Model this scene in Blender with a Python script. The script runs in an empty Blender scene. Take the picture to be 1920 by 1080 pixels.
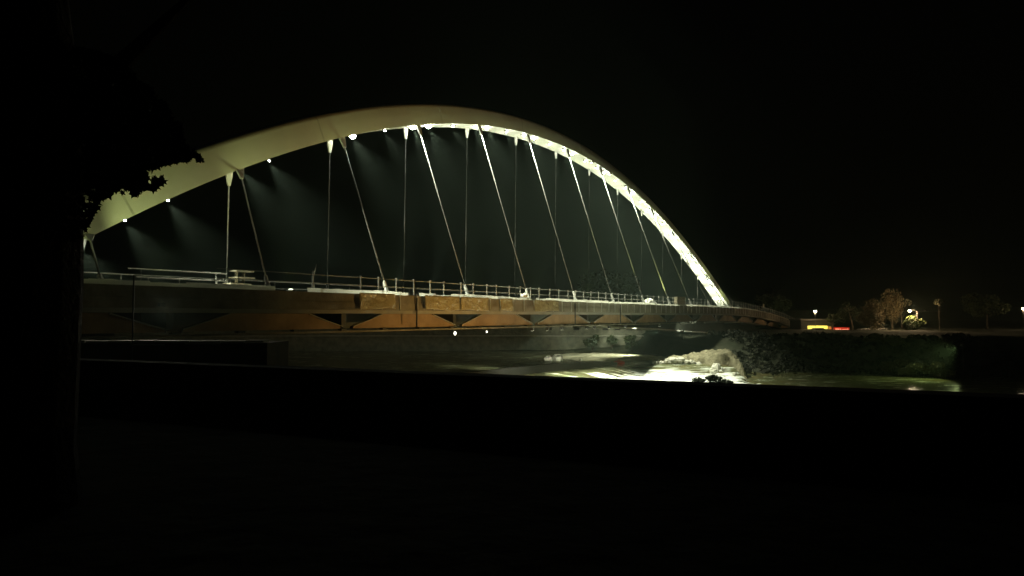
import bpy, math, random
import numpy as np
from mathutils import Vector, Matrix
R = math.radians
random.seed(7); rng = np.random.default_rng(7)
scene = bpy.context.scene
COL = scene.collection

# ------------------------------------------------------------------ camera, sky, exposure
F = 1300.0                      # focal length in pixels of a 1920 px wide frame
CZ = 6.0                        # camera height above the upper river level
HY = 593.0                      # horizon row in the 1920x1080 frame
cam_d = bpy.data.cameras.new("camera"); cam = bpy.data.objects.new("camera", cam_d); COL.objects.link(cam)
cam_d.sensor_width = 36.0; cam_d.lens = 36.0 * F / 1920.0
cam_d.clip_start = 0.1; cam_d.clip_end = 4000
cam.location = (0, 0, CZ); cam.rotation_euler = (R(90) + math.atan((HY - 540) / F), 0, 0)
scene.camera = cam

w = bpy.data.worlds.new("World"); scene.world = w; w.use_nodes = True
nt = w.node_tree; bg = nt.nodes["Background"]
sky = nt.nodes.new("ShaderNodeTexSky"); sky.sky_type = 'NISHITA'; sky.sun_disc = False
sky.sun_elevation = R(-4); sky.sun_rotation = R(200)
nt.links.new(sky.outputs[0], bg.inputs[0]); bg.inputs[1].default_value = 0.012
scene.view_settings.view_transform = 'Standard'; scene.view_settings.look = 'None'
scene.view_settings.exposure = 0.0; scene.view_settings.gamma = 1.0
scene.render.engine = 'CYCLES'
cy = scene.cycles
cy.use_denoising = True; cy.max_bounces = 5; cy.diffuse_bounces = 2; cy.glossy_bounces = 2
cy.transmission_bounces = 2; cy.volume_bounces = 0; cy.transparent_max_bounces = 8
cy.use_light_tree = True; cy.sample_clamp_indirect = 4.0; cy.caustics_reflective = False; cy.caustics_refractive = False

# light powers (W)
P_DOWN = 24000; P_UNDER = 26000; P_SIDE = 3000; P_SODIUM = 5800; P_WEIR = 11000; P_FLOOD = 17000
C_WHITE = (0.95, 1.0, 0.74); C_SIDE = (0.86, 1.0, 0.34); C_SOD = (1.0, 0.58, 0.15)
HAZE = 0.00062

# ------------------------------------------------------------------ helpers
def at(px, py, d):
    """world point seen in pixel (px, py) of the 1920x1080 frame at depth d (small-pitch approximation)"""
    return ((px - 960) / F * d, d, CZ + (HY - py) / F * d)

def vnoise(x, y, seed=0):
    def h(i, j): 
        v = np.sin(i * 127.1 + j * 311.7 + seed * 74.7) * 43758.5453; return v - np.floor(v)
    xi, yi = np.floor(x), np.floor(y); u, v = x - xi, y - yi; u = u * u * (3 - 2 * u); v = v * v * (3 - 2 * v)
    return (h(xi, yi) * (1 - u) + h(xi + 1, yi) * u) * (1 - v) + (h(xi, yi + 1) * (1 - u) + h(xi + 1, yi + 1) * u) * v
def fbm(x, y, seed=0, o=4):
    r = 0; a = .5
    for k in range(o): r = r + a * vnoise(x * 2 ** k, y * 2 ** k, seed + k); a *= .5
    return r
class MB:
    def __init__(s): s.v = []; s.f = []
    def add(s, vs, fs):
        o = len(s.v); s.v += [tuple(map(float, p)) for p in vs]; s.f += [tuple(i + o for i in f) for f in fs]; return s
    def box(s, c, d, rz=0.0, ry=0.0):
        m = Matrix.Rotation(rz, 3, 'Z') @ Matrix.Rotation(ry, 3, 'Y')
        vs = []
        for x in (-.5, .5):
            for y in (-.5, .5):
                for z in (-.5, .5):
                    vs.append(Vector(c) + m @ Vector((x * d[0], y * d[1], z * d[2])))
        return s.add(vs, [(0, 1, 3, 2), (4, 6, 7, 5), (0, 4, 5, 1), (2, 3, 7, 6), (0, 2, 6, 4), (1, 5, 7, 3)])
    def tube(s, pts, rad, n=8, cap=True):
        pts = [Vector(p) for p in pts]
        if not isinstance(rad, (list, tuple)): rad = [rad] * len(pts)
        rings = []
        for i, p in enumerate(pts):
            t = (pts[min(i + 1, len(pts) - 1)] - pts[max(i - 1, 0)]).normalized()
            a = Vector((0, 0, 1)) if abs(t.z) < .9 else Vector((1, 0, 0))
            u = t.cross(a).normalized(); v = t.cross(u)
            rings.append([p + (u * math.cos(2 * math.pi * k / n) + v * math.sin(2 * math.pi * k / n)) * rad[i] for k in range(n)])
        vs = [q for r in rings for q in r]; fs = []
        for i in range(len(pts) - 1):
            for k in range(n):
                k2 = (k + 1) % n
                fs.append((i * n + k, i * n + k2, (i + 1) * n + k2, (i + 1) * n + k))
        if cap: fs += [tuple(range(n))[::-1], tuple((len(pts) - 1) * n + k for k in range(n))]
        return s.add(vs, fs)
    def loft(s, rings, closed=True, cap=True):
        n = len(rings[0]); vs = [q for r in rings for q in r]; fs = []
        for i in range(len(rings) - 1):
            for k in range(n if closed else n - 1):
                k2 = (k + 1) % n
                fs.append((i * n + k, i * n + k2, (i + 1) * n + k2, (i + 1) * n + k))
        if cap and closed: fs += [tuple(range(n))[::-1], tuple((len(rings) - 1) * n + k for k in range(n))]
        return s.add(vs, fs)
    def sphere(s, c, r, nu=10, nv=6, jit=0.0):
        rings = []
        vs = [(c[0], c[1], c[2] - r[2])]
        for j in range(1, nv):
            ph = -math.pi / 2 + math.pi * j / nv
            for k in range(nu):
                th = 2 * math.pi * k / nu; q = 1 + random.uniform(-jit, jit)
                vs.append((c[0] + r[0] * q * math.cos(ph) * math.cos(th), c[1] + r[1] * q * math.cos(ph) * math.sin(th), c[2] + r[2] * q * math.sin(ph)))
        vs.append((c[0], c[1], c[2] + r[2])); fs = []
        for k in range(nu):
            fs.append((0, 1 + (k + 1) % nu, 1 + k)); top = len(vs) - 1; b = 1 + (nv - 2) * nu
            fs.append((top, b + k, b + (k + 1) % nu))
        for j in range(nv - 2):
            for k in range(nu):
                a = 1 + j * nu
                fs.append((a + k, a + (k + 1) % nu, a + nu + (k + 1) % nu, a + nu + k))
        return s.add(vs, fs)
    def build(s, name, mat, parent=None, smooth=False, loc=None, rz=0, fix=True):
        me = bpy.data.meshes.new(name); me.from_pydata(s.v, [], s.f); me.validate(); me.update()
        if fix:
            import bmesh
            bm = bmesh.new(); bm.from_mesh(me); bmesh.ops.recalc_face_normals(bm, faces=bm.faces); bm.to_mesh(me); bm.free()
        if smooth: me.polygons.foreach_set('use_smooth', [True] * len(me.polygons))
        if mat: me.materials.append(mat)
        o = bpy.data.objects.new(name, me); COL.objects.link(o)
        if parent: o.parent = parent
        if loc: o.location = loc
        o.rotation_euler.z = rz
        return o

def tag(o, label=None, cat=None, group=None, kind=None):
    if label: o['label'] = label
    if cat: o['category'] = cat
    if group: o['group'] = group
    if kind: o['kind'] = kind
    return o
def empty(name, loc=(0, 0, 0), rz=0.0):
    o = bpy.data.objects.new(name, None); COL.objects.link(o); o.location = loc; o.rotation_euler.z = rz; return o

def mat(name, c1, c2=None, scale=1.0, rough=0.7, metal=0.0, bump=0.0, bscale=8.0, spec=0.4, detail=6, stretch=None, emit=None, estr=0.0):
    m = bpy.data.materials.new(name); m.use_nodes = True; n = m.node_tree; b = n.nodes["Principled BSDF"]
    b.inputs["Roughness"].default_value = rough; b.inputs["Metallic"].default_value = metal
    b.inputs["Specular IOR Level"].default_value = spec
    b.inputs["Base Color"].default_value = (*c1, 1)
    tc = n.nodes.new("ShaderNodeTexCoord"); src = tc.outputs["Object"]
    if stretch:
        mp = n.nodes.new("ShaderNodeMapping"); mp.inputs["Scale"].default_value = stretch; n.links.new(src, mp.inputs[0]); src = mp.outputs[0]
    if c2:
        no = n.nodes.new("ShaderNodeTexNoise"); no.inputs["Scale"].default_value = scale; no.inputs["Detail"].default_value = detail; no.inputs["Roughness"].default_value = .62
        n.links.new(src, no.inputs["Vector"])
        cr = n.nodes.new("ShaderNodeValToRGB"); cr.color_ramp.elements[0].position = .32; cr.color_ramp.elements[1].position = .68
        cr.color_ramp.elements[0].color = (*c1, 1); cr.color_ramp.elements[1].color = (*c2, 1)
        n.links.new(no.outputs["Fac"], cr.inputs[0]); n.links.new(cr.outputs[0], b.inputs["Base Color"])
    if bump:
        nb = n.nodes.new("ShaderNodeTexNoise"); nb.inputs["Scale"].default_value = bscale; nb.inputs["Detail"].default_value = 5
        n.links.new(src, nb.inputs["Vector"])
        bp = n.nodes.new("ShaderNodeBump"); bp.inputs["Strength"].default_value = bump; bp.inputs["Distance"].default_value = .15
        n.links.new(nb.outputs["Fac"], bp.inputs["Height"]); n.links.new(bp.outputs[0], b.inputs["Normal"])
    if emit:
        b.inputs["Emission Color"].default_value = (*emit, 1); b.inputs["Emission Strength"].default_value = estr
    return m

M = dict(
    arch=mat("arch_paint", (.70, .70, .66), (.78, .78, .74), .35, .5, bump=.04, bscale=2),
    steel=mat("galvanised_steel", (.55, .55, .52), (.68, .68, .64), 3, .45, .3),
    cable=mat("cable_sheath", (.24, .24, .22), None, rough=.45), cabledim=mat("cable_sheath_dimmed", (.07, .07, .065), None, rough=.5),  # cabledim: darker copy of the sheath, far cables' fainter light put into colour
    concrete=mat("bridge_concrete", (.30, .29, .26), (.42, .40, .36), .5, .85, bump=.15, bscale=3),
    edge=mat("edge_concrete", (.34, .31, .25), (.15, .13, .10), .5, .8, bump=.2, bscale=2.5),
    kerb=mat("kerb_membrane", (.80, .79, .72), (.66, .64, .56), 1.6, .8, bump=.2, bscale=5),
    panel=mat("formwork_panel", (.46, .31, .18), (.24, .155, .09), .5, .75, bump=.1, bscale=2),
    steelgrey=mat("weathered_girder", (.05, .055, .04), (.08, .08, .065), .5, .8, bump=.1, bscale=2),
    dark=mat("dark_steel", (.05, .05, .05), (.09, .085, .08), 2, .6),
    sheet=mat("plastic_sheet", (.50, .42, .24), (.36, .29, .16), 1.2, .24, bump=1.0, bscale=2.6, spec=1.0),
    stone=mat("quay_stone", (.13, .13, .10), (.26, .26, .19), 1.2, .9, bump=.5, bscale=3),
    rock=mat("pale_rock", (.42, .40, .34), (.60, .58, .50), 1.3, .9, bump=.5, bscale=4),
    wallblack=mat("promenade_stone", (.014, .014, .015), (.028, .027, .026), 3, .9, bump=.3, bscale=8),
    bark=mat("bark", (.05, .04, .03), (.09, .07, .05), 5, .9, bump=.6, bscale=14),
    leaf=mat("leaf_green", (.045, .075, .02), (.10, .12, .035), .9, .6),
    leafdark=mat("leaf_dark", (.025, .04, .015), (.05, .065, .02), .9, .7),
    leafauto=mat("leaf_autumn", (.075, .058, .025), (.13, .095, .04), .8, .7),
    leafpale=mat("leaf_pale", (.15, .15, .09), (.24, .23, .15), .8, .7),
    wood=mat("timber", (.66, .60, .44), (.76, .70, .55), 3, .8, stretch=(.3, 3, 3)),
    cream=mat("cream_paint", (.62, .56, .42), (.54, .48, .36), 1, .7),
    white=mat("white_cloth", (.78, .77, .72), (.70, .69, .64), 2, .8, bump=.3, bscale=5),
    red=mat("red_plastic", (.55, .06, .03), (.42, .04, .02), 3, .45),
    glass=mat("dark_glass", (.02, .02, .025), None, rough=.08, spec=.6),
    carpaint=mat("pale_car_paint", (.55, .53, .5), None, rough=.3, spec=.6),
    cardark=mat("dark_car_paint", (.02, .02, .022), None, rough=.3, spec=.6),
    rubber=mat("rubber", (.02, .02, .02), None, rough=.9),
    render=mat("house_render", (.02, .018, .016), (.035, .03, .028), .6, .9),
    tile=mat("roof_tile", (.16, .08, .05), (.10, .06, .04), 3, .9),
    lens=mat("lamp_lens", (.9, .9, .85), None, emit=(.95, 1.0, .8), estr=120),
    lensdim=mat("work_lamp_lens", (.9, .9, .85), None, emit=(1.0, .95, .8), estr=3.5),
    lensoff=mat("assumed_lamp_lens", (.9, .9, .85), None, emit=(.95, 1.0, .7), estr=6),
    bulb=mat("street_bulb", (.9, .85, .75), None, emit=(1.0, .84, .66), estr=22),
    shopglow=mat("lit_shop_window", (.8, .7, .2), None, emit=(1.0, .80, .12), estr=1.35),
    signred=mat("lit_red_sign", (.5, .02, .01), None, emit=(1.0, .03, .01), estr=.30),
    signpink=mat("lit_pink_lettering", (.8, .4, .3), None, emit=(1.0, .34, .20), estr=1.5),
)

def translucent(m, f):
    n = m.node_tree; b = n.nodes["Principled BSDF"]; tr_ = n.nodes.new("ShaderNodeBsdfTranslucent"); tr_.inputs[0].default_value = (.85, .84, .74, 1)
    mx = n.nodes.new("ShaderNodeMixShader"); mx.inputs[0].default_value = f
    n.links.new(b.outputs[0], mx.inputs[1]); n.links.new(tr_.outputs[0], mx.inputs[2]); n.links.new(mx.outputs[0], n.nodes["Material Output"].inputs[0])
translucent(M['kerb'], .75)
def add_spot(name, loc, target, power, col, ang, blend=.6, size=.12, parent=None):
    l = bpy.data.lights.new(name, 'SPOT'); l.energy = power; l.color = col; l.spot_size = R(ang); l.spot_blend = blend; l.shadow_soft_size = size
    o = bpy.data.objects.new(name, l); COL.objects.link(o)
    if parent: o.parent = parent
    o.location = loc; o.rotation_euler = (Vector(target) - Vector(loc)).to_track_quat('-Z', 'Y').to_euler(); return o
def add_point(name, loc, power, col, size=.15, parent=None):
    l = bpy.data.lights.new(name, 'POINT'); l.energy = power; l.color = col; l.shadow_soft_size = size
    o = bpy.data.objects.new(name, l); COL.objects.link(o); o.location = loc
    if parent: o.parent = parent
    return o

# ------------------------------------------------------------------ bridge frame: local x along the bridge, local y across (L-40), z up
TH = math.atan((1793 - 960) / F)
NX = Vector((-math.cos(TH), math.sin(TH), 0)); UX = Vector((math.sin(TH), math.cos(TH), 0))
BROOT = NX * 40; BRZ = math.pi / 2 - TH
LN, LF, LA = 35.75, 44.67, 43.5
def BW(t, L, z): return BROOT + UX * t + NX * (L - 40) + Vector((0, 0, z))
def tt(i, L): return 10 * (i + 1.80 + .34 * (L - LN) / (LF - LN))
def zd(t): return 7.6 - 8.0e-4 * max(0.0, t - 125) ** 2
def B(t, L, z): return (t, L - 40, z)

_t = np.array([20, 24.4, 29.85, 33.9, 38.8, 41.2, 50.9, 60.4, 69.8, 79.6, 89.8, 107.6, 122.6, 134, 145, 153.5])
_z = np.array([10.3, 12.85, 16.0, 18.05, 20.25, 21.2, 24.3, 26.5, 27.65, 27.95, 27.35, 24.5, 20.2, 16.3, 12.4, 8.6])
_pc = np.polyfit(_t, _z, 4)
def azt(t):
    t0 = 22.0
    if t < t0: return float(np.polyval(_pc, t0) + (t - t0) * np.polyval(np.polyder(_pc), t0))
    return float(np.polyval(_pc, t))
def az(i): return azt(tt(i, LA))

bridge = empty("arch_bridge", BROOT, BRZ)
tag(bridge, "white floodlit single arch bridge on inclined cables spanning the dark river", "bridge")

# arch rib
rings = []
for i in np.linspace(-1.0, 14.0, 150):
    t = tt(i, LA); z = az(i); dz = (az(i + .02) - az(i - .02)); T = Vector((tt(i + .02, LA) - tt(i - .02, LA), 0, dz)).normalized()
    N = Vector((-T.z, 0, T.x))
    D = np.interp(t, [10, 28, 45, 60, 80, 105, 130, 152], [2.4, 2.3, 2.15, 1.95, 1.75, 1.5, 1.4, 1.6])
    c = Vector(B(t, LA, z)); hb = 1.2
    prof = [(-hb, 0), (hb, 0), (hb * .93, D * .80), (hb * .82, D * .93), (hb * .6, D * .99), (0, D * 1.01), (-hb * .6, D * .99), (-hb * .82, D * .93), (-hb * .93, D * .80)]
    rings.append([c + Vector((0, 1, 0)) * a + N * b for a, b in prof])
arch = MB().loft(rings).build("arch", M['arch'], bridge, smooth=True); arch.data.set_sharp_from_angle(angle=R(48))
for q in (12, 27, 42, 57, 72, 87, 102, 117, 132):
    c0, c1 = rings[q], rings[q + 1]; cen = sum(c0, Vector()) / len(c0); ax = sum((b_ - a_ for a_, b_ in zip(c0, c1)), Vector()).normalized()
    MB().loft([[cen + (p_ - cen) * 1.004 + ax * o_ for p_ in c0] for o_ in (0, .16)]).build("splice_plate", M['steel'], arch)

# deck: slab, kerb, edge beam, soffit, spine girder
ts = np.linspace(-8, 200, 105)
def strip(prof, t0=-8, t1=200, n=105, dz=None):
    rs = []
    for t in np.linspace(t0, t1, n):
        z0 = zd(t); rs.append([B(t, L, z0 + (z(t) if callable(z) else z)) for L, z in prof])
    return MB().loft(rs)
strip([(35.3, -.30), (45.6, -.30), (45.6, -.62), (35.3, -.62)]).build("deck_slab", M['concrete'], bridge)
strip([(34.98, -.62), (35.3, -.62), (35.3, -.02), (34.98, -.02)]).build("edge_beam", M['edge'], bridge)
strip([(34.9, -1.16), (35.28, -1.16), (35.28, -.625), (34.9, -.625)]).build("fascia", M['edge'], bridge)
strip([(35.02, -1.42), (35.6, -1.42), (35.6, -1.165), (35.02, -1.165)]).build("soffit_beam", M['concrete'], bridge)
strip([(45.2, -.29), (45.55, -.29), (45.55, .05), (45.2, .05)]).build("far_kerb", M['kerb'], bridge)
# pale translucent sheeting folded up along the near edge, lit from behind, in taped lengths
def kerb_run(ta, tb):
    k = MB(); t = ta
    while t < tb:
        ln = min(random.choice((2.0, 2.0, 4.0, 3.0)), tb - t); hgt = random.choice((.2, .24, .17, .22)) * (.75 if random.random() < .2 else 1)
        rs = []
        for q in np.linspace(t - .02, t + ln, 7):
            z0 = zd(q); j = random.uniform(-.02, .02); o_ = random.uniform(-.02, .02)
            rs.append([B(q, 34.955 + o_ * .3, z0 - .03), B(q, 34.97 + o_, z0 + hgt * .5), B(q, 34.99 + o_, z0 + hgt + j)])
        k.loft(rs, closed=False); t += ln
    return k.build("kerb_sheet", M['kerb'], bridge, smooth=False)
kerb_run(-3, tt(.98, LN)); kerb_run(tt(1.23, LN), tt(2.2, LN)); kerb_run(tt(2.33, LN), tt(3.98, LN)); kerb_run(tt(4.1, LN), 196)
def spine_bot(t):
    return float(np.interp(t, [-8, 40, 75, 100, 125, 142, 150, 200], [-2.5, -2.5, -2.6, -3.4, -4.4, -5.2, -5.0, -3.0]))
rs = []
for t in np.linspace(-8, 198, 104):
    z0 = zd(t); b = spine_bot(t) + 0.0
    rs.append([B(t, 38.6, z0 - .63), B(t, 43.5, z0 - .63), B(t, 42.2, z0 + b), B(t, 39.4, z0 + b)])
MB().loft(rs).build("spine_girder", M['steelgrey'], bridge)
# pale bottom flange of the spine near the right pier, in bolted lengths
for a, b2 in ((78, 99), (99.3, 118), (118.4, 131), (131.3, 143)):
    rs = []
    for t in np.linspace(a, b2, 8):
        z0 = zd(t) + spine_bot(t); rs.append([B(t, 38.9, z0 - .22), B(t, 42.6, z0 - .22), B(t, 42.6, z0 - .004), B(t, 38.9, z0 - .004)])
    MB().loft(rs).build("bottom_flange", M['arch'], bridge)

# trapezoid girder panels between dark V openings
PI0, PST = .39, 1.28
def panel_t(k): return tt(PI0 + PST * k, LN)
for kx in range(-2, 13):
    a, b2 = panel_t(kx) + .45, panel_t(kx + 1) - .45
    if a < -8 or b2 > 190: continue
    ztop, zbot = -1.43, -2.46
    inset = 3.0
    pts = [(a, zbot), (a + .05, zbot + .16), (a + .55 * inset, zbot + .62), (a + inset, ztop), (b2 - inset, ztop), (b2 - .55 * inset, zbot + .62), (b2 - .05, zbot + .16), (b2, zbot)]
    f1 = [B(x, 36.0, zd(x) + z) for x, z in pts]; f2 = [B(x, 36.16, zd(x) + z) for x, z in pts]
    p = MB().loft([f1, f2]).build("girder_panel", M['panel'], bridge)
    for seq in (pts[0:4], pts[4:8]):
        MB().loft([[B(x, 35.82, zd(x) + z + .02), B(x, 36.0 - .004, zd(x) + z + .02), B(x, 36.0 - .004, zd(x) + z - .05), B(x, 35.82, zd(x) + z - .05)] for x, z in seq]).build("flange", M['concrete'], p)
    # cross rib behind each V, tapering to the spine
    tr = panel_t(kx)
    z0 = zd(tr)
    MB().loft([[B(tr - .2, 36.3, z0 - 1.43), B(tr + .2, 36.3, z0 - 1.43), B(tr + .2, 36.3, z0 - 2.3), B(tr - .2, 36.3, z0 - 2.3)],
               [B(tr - .2, 38.8, z0 - .7), B(tr + .2, 38.8, z0 - .7), B(tr + .2, 38.8, z0 - 2.45), B(tr - .2, 38.8, z0 - 2.45)]]).build("cross_rib", M['dark'], bridge)
    if 3 < kx < 12:
        MB().loft([[B(tr + 2 - .15, 36.3, zd(tr) - 2.5), B(tr + 2 + .15, 36.3, zd(tr) - 2.5), B(tr + 2 + .15, 36.3, zd(tr) - 2.75), B(tr + 2 - .15, 36.3, zd(tr) - 2.75)],
                   [B(tr + 2 - .15, 39.3, zd(tr) - 2.6), B(tr + 2 + .15, 39.3, zd(tr) - 2.6), B(tr + 2 + .15, 39.3, zd(tr) - 2.95), B(tr + 2 - .15, 39.3, zd(tr) - 2.95)]]).build("under_strut", M['steelgrey'], bridge)
strip([(35.7, -2.72), (36.3, -2.72), (36.3, -2.6), (35.7, -2.6)], -8, 160, 80).build("bottom_chord", M['edge'], bridge)
for q in range(22):
    t = 22 + q * 4.1
    MB().box(B(t, 35.98, zd(t) - 2.53), (.5, .34, .125)).build("bearing_block", M['dark'], bridge)
# drain pipes down the fascia
for px_i in (2.28, 4.9, 6.1):
    t = tt(px_i, LN)
    MB().tube([B(t, 34.8, zd(t) - .2), B(t, 34.8, zd(t) - 2.5)], .07, 8).build("drain_pipe", M['dark'], bridge)
# pier under the right end, abutments
tp = 146
MB().loft([[B(tp - 2.2, 37.5, -3), B(tp + 2.2, 37.5, -3), B(tp + 2.2, 44, -3), B(tp - 2.2, 44, -3)],
           [B(tp - 2.0, 38, 2.0), B(tp + 2.0, 38, 2.0), B(tp + 2.0, 43.5, 2.0), B(tp - 2.0, 43.5, 2.0)],
           [B(tp - 2.8, 37.6, 2.9), B(tp + 2.8, 37.6, 2.9), B(tp + 2.8, 43.9, 2.9), B(tp - 2.8, 43.9, 2.9)]]).build("pier", M['stone'], bridge)
MB().loft([[B(197, 35.2, -2), B(203, 35.2, -2), B(203, 45.6, -2), B(197, 45.6, -2)], [B(197, 35.2, zd(199) - .64), B(203, 35.2, zd(199) - .64), B(203, 45.6, zd(199) - .64), B(197, 45.6, zd(199) - .64)]]).build("abutment", M['stone'], bridge)

# railing on the near edge
rl = MB()
for hh, rr in ((1.12, .022), (.58, .018)):
    rl.tube([B(t, 35.25, zd(t) + hh) for t in np.linspace(24, 198, 90)], rr, 5)
rail = rl.build("railing", M['steel'], bridge)
cnt = 0
for t in np.arange(35.2, 197, 1.93):
    if 39.2 < t < 40: continue
    tj = t + random.uniform(-.25, .25)
    m = MB().tube([B(tj, 35.25, zd(tj) + .05), B(tj, 35.25, zd(tj) + 1.2)], .045, 6)
    m.box(B(tj, 35.25, zd(tj) + 1.22), (.11, .11, .06)); m.box(B(tj, 34.86, zd(tj) - .55), (.07, .05, 1.12))
    m.build("railing_post", M['steel'], rail); cnt += 1
rl = MB()
for hh, rr in ((1.12, .025), (.6, .02)):
    rl.tube([B(t, 45.35, zd(t) + hh) for t in np.linspace(0, 198, 90)], rr, 5)
for t in np.arange(0, 198, 4): rl.tube([B(t, 45.35, zd(t)), B(t, 45.35, zd(t) + 1.12)], .03, 5)
rl.build("far_railing", M['steel'], bridge)

# hangers: near (slanted) and far (steep) cable at each station
def hanger(i, L_deck, L_top, rad, big, cm='cable'):
    near = L_deck < 40
    ib = i + (float(np.interp(i, [1, 2, 6, 12], [0, .07, .15, .2])) if near else float(np.interp(i, [1, 3, 12], [-.02, -.1, -.15])))
    it = i + (float(np.interp(i, [1, 3, 12], [0, -.07, -.1])) if near else float(np.interp(i, [1, 3, 12], [-.02, -.1, -.15])))
    tb = tt(ib, L_deck); ttp = tt(it, L_top); zb = zd(tb) + .05; zt = azt(tt(it, LA)) + .02
    a = Vector(B(tb, L_deck, zb)); b = Vector(B(ttp, L_top, zt)); d = (b - a).normalized(); ln = (b - a).length
    gt = min(1.25 * big, ln * .28); gb = min(1.15, ln * .25)
    h = MB().tube([a + d * .1, b - d * .1], rad, 8).build("hanger_cable", M[cm], bridge, smooth=True)
    s = gt; tx = Vector((1, 0, 0)); y = d.cross(tx).normalized()
    def sec(p, w_, th): return [p + tx * w_ + y * th, p - tx * w_ + y * th, p - tx * w_ - y * th, p + tx * w_ - y * th]
    MB().loft([sec(b + d * .15, .33 * big, .07), sec(b - d * s * .35, .30 * big, .07), sec(b - d * s, .13 * big, .06)]).build("top_gusset", M['arch'], h)
    m = MB().tube([a, a + d * gb * .45], [.20, .16], 8); m.tube([a + d * gb * .5, a + d * gb * .9], [.15, .12], 8); m.tube([a + d * gb * .93, a + d * gb], [.13, .10], 8); m.tube([a + d * gb * .44, a + d * gb * .95], .09, 8)
    m.box(a + Vector((0, 0, .0)), (.6, .45, .1)); m.build("anchor_socket", M['arch' if L_deck < 40 or i < 2 else 'cabledim'], h)  # far sockets use the dimmed colour for their fainter light
for i in range(0, 13):  # first stations in white: their stronger light is put into the colour
    hanger(i, LN + .15, 42.6, .054 if i < 3 else .046, 1.0, 'arch' if i < 2 else 'cable')
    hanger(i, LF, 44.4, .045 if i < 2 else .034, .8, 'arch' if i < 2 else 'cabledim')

# lamps on the arch soffit shining down along the cables, assumed unseen lamps in the deck shining up
def arch_lamp(i, L, power, r):
    t = tt(i, L); z = az(i) - .06
    f = MB().box(B(t, L, z - .02), (.34, .26, .12), ry=R(-20)).build("arch_floodlight", M['dark'], bridge)
    MB().sphere(B(t + .1, L - .02, z - .12), (r, r, r * .75), 10, 6).build("lens", M['lens'], f)
    add_spot("arch_spot", B(t + .16, L, z - .34), B(t + float(np.interp(i, [1, 4, 6], [4.5, 2.0, .6])), L - float(np.interp(i, [1, 4, 9], [4.2, 3.6, 3.0])), z - 8), power * float(np.interp(i, [-1, 1, 7, 9, 13], [.18, .5, 1, .36, .06])), C_WHITE, float(np.interp(i, [4, 7], [62, 50])), 1.0, .1, bridge)
for i in (-.06, .22, .5, 1.07, 1.3): arch_lamp(i, 44.0, P_DOWN * .8, .07)
for n_ in range(2, 13):
    arch_lamp(n_ + .10, 42.9, P_DOWN, .26 if n_ in (2, 3) else .17)
    if n_ < 12:
        arch_lamp(n_ + .5, 43.0, P_DOWN * .4, .09); arch_lamp(n_ + .87, 42.9, P_DOWN * .8, .25 if n_ == 2 else .15)
def assumed_deck_lamp(i, L, i2, L2, power, col, ang, zt):
    t = tt(i, L); z = zd(t) - .05
    f = MB().box(B(t, L, z), (.4, .4, .36)).build("assumed_deck_floodlight", M['dark'], bridge)
    MB().sphere(B(t, L, z + .19), (.14, .14, .05), 8, 4).build("lens", M['lensoff'], f)
    add_spot("deck_spot", B(t, L, z + .42), B(tt(i2, L2), L2, zt), power, col, ang, .7, .12, bridge)
for i in np.arange(2.7, 12.9, .52):
    assumed_deck_lamp(i, LA, i + .55, LA, P_UNDER * float(np.interp(i, [2, 8, 10, 11.5, 13], [.62, .62, .5, .3, .12])), C_WHITE, float(np.interp(i, [7, 10, 13], [21, 30, 56])), az(i + .55))
for i in (-.6, .3, 1.2, 2.2, 3.3, 4.4, 5.6, 6.8, 8.0, 9.2, 10.4, 11.6, 12.8):
    assumed_deck_lamp(i, 36.6, i + .2, LA, P_SIDE * float(np.interp(i, [-1, 1, 3, 5, 7, 13], [.22, .42, .8, 1.0, .8, .5])), C_SIDE, 62, az(i + .2) + .8)
for i, L, tg, kp, an in ((6.6, 45.9, (12, 121, 2.5), .5, 46), (7.8, 45.9, (19, 121, 2), .4, 42)):  # assumed floodlights, unseen, added to light the quay wall
    t = tt(i, L); MB().box(B(t, 45.8, zd(t) - .9), (.4, .3, .3)).build("assumed_under_deck_floodlight", M['dark'], bridge)
    add_spot("quay_spot", BW(t, 46.1, zd(t) - 1.0), tg, P_WEIR * kp, C_WHITE, an, 1.0, .15)
# lamps under the bottom chord: two small bare ones and assumed unseen floodlights over the weir
for px_i, s in ((2.88, .16), (3.35, .10)):
    t = tt(px_i, LN); f = MB().tube([B(t, 35.7, zd(t) - 2.72), B(t, 35.7, zd(t) - 2.9)], .03, 6).build("work_lamp", M['dark'], bridge)
    MB().sphere(B(t, 35.7, zd(t) - 2.9 - s * .9), (s * .7, s * .7, s), 8, 6).build("bulb", M['lensdim'], f)
for i, tg, kp, an in ((6.6, (14, 76, -.8), 1.0, 28), (7.2, (18, 79.5, -1), 1.0, 26), (7.8, (22, 80, -1), .9, 22), (8.6, (24.5, 84, 0), .3, 14)):
    t = tt(i, LA); f = MB().box(B(t, 42.5, azt(t) - .1), (.5, .4, .2)).build("assumed_weir_floodlight", M['arch'], bridge)
    MB().box(B(t, 42.5, azt(t) - .205), (.4, .3, .006)).build("lens", M['lensoff'], f)
    add_spot("weir_spot", BW(t, 42.3, azt(t) - .5), tg, P_FLOOD * kp, C_WHITE, an, .8, .2)
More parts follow.
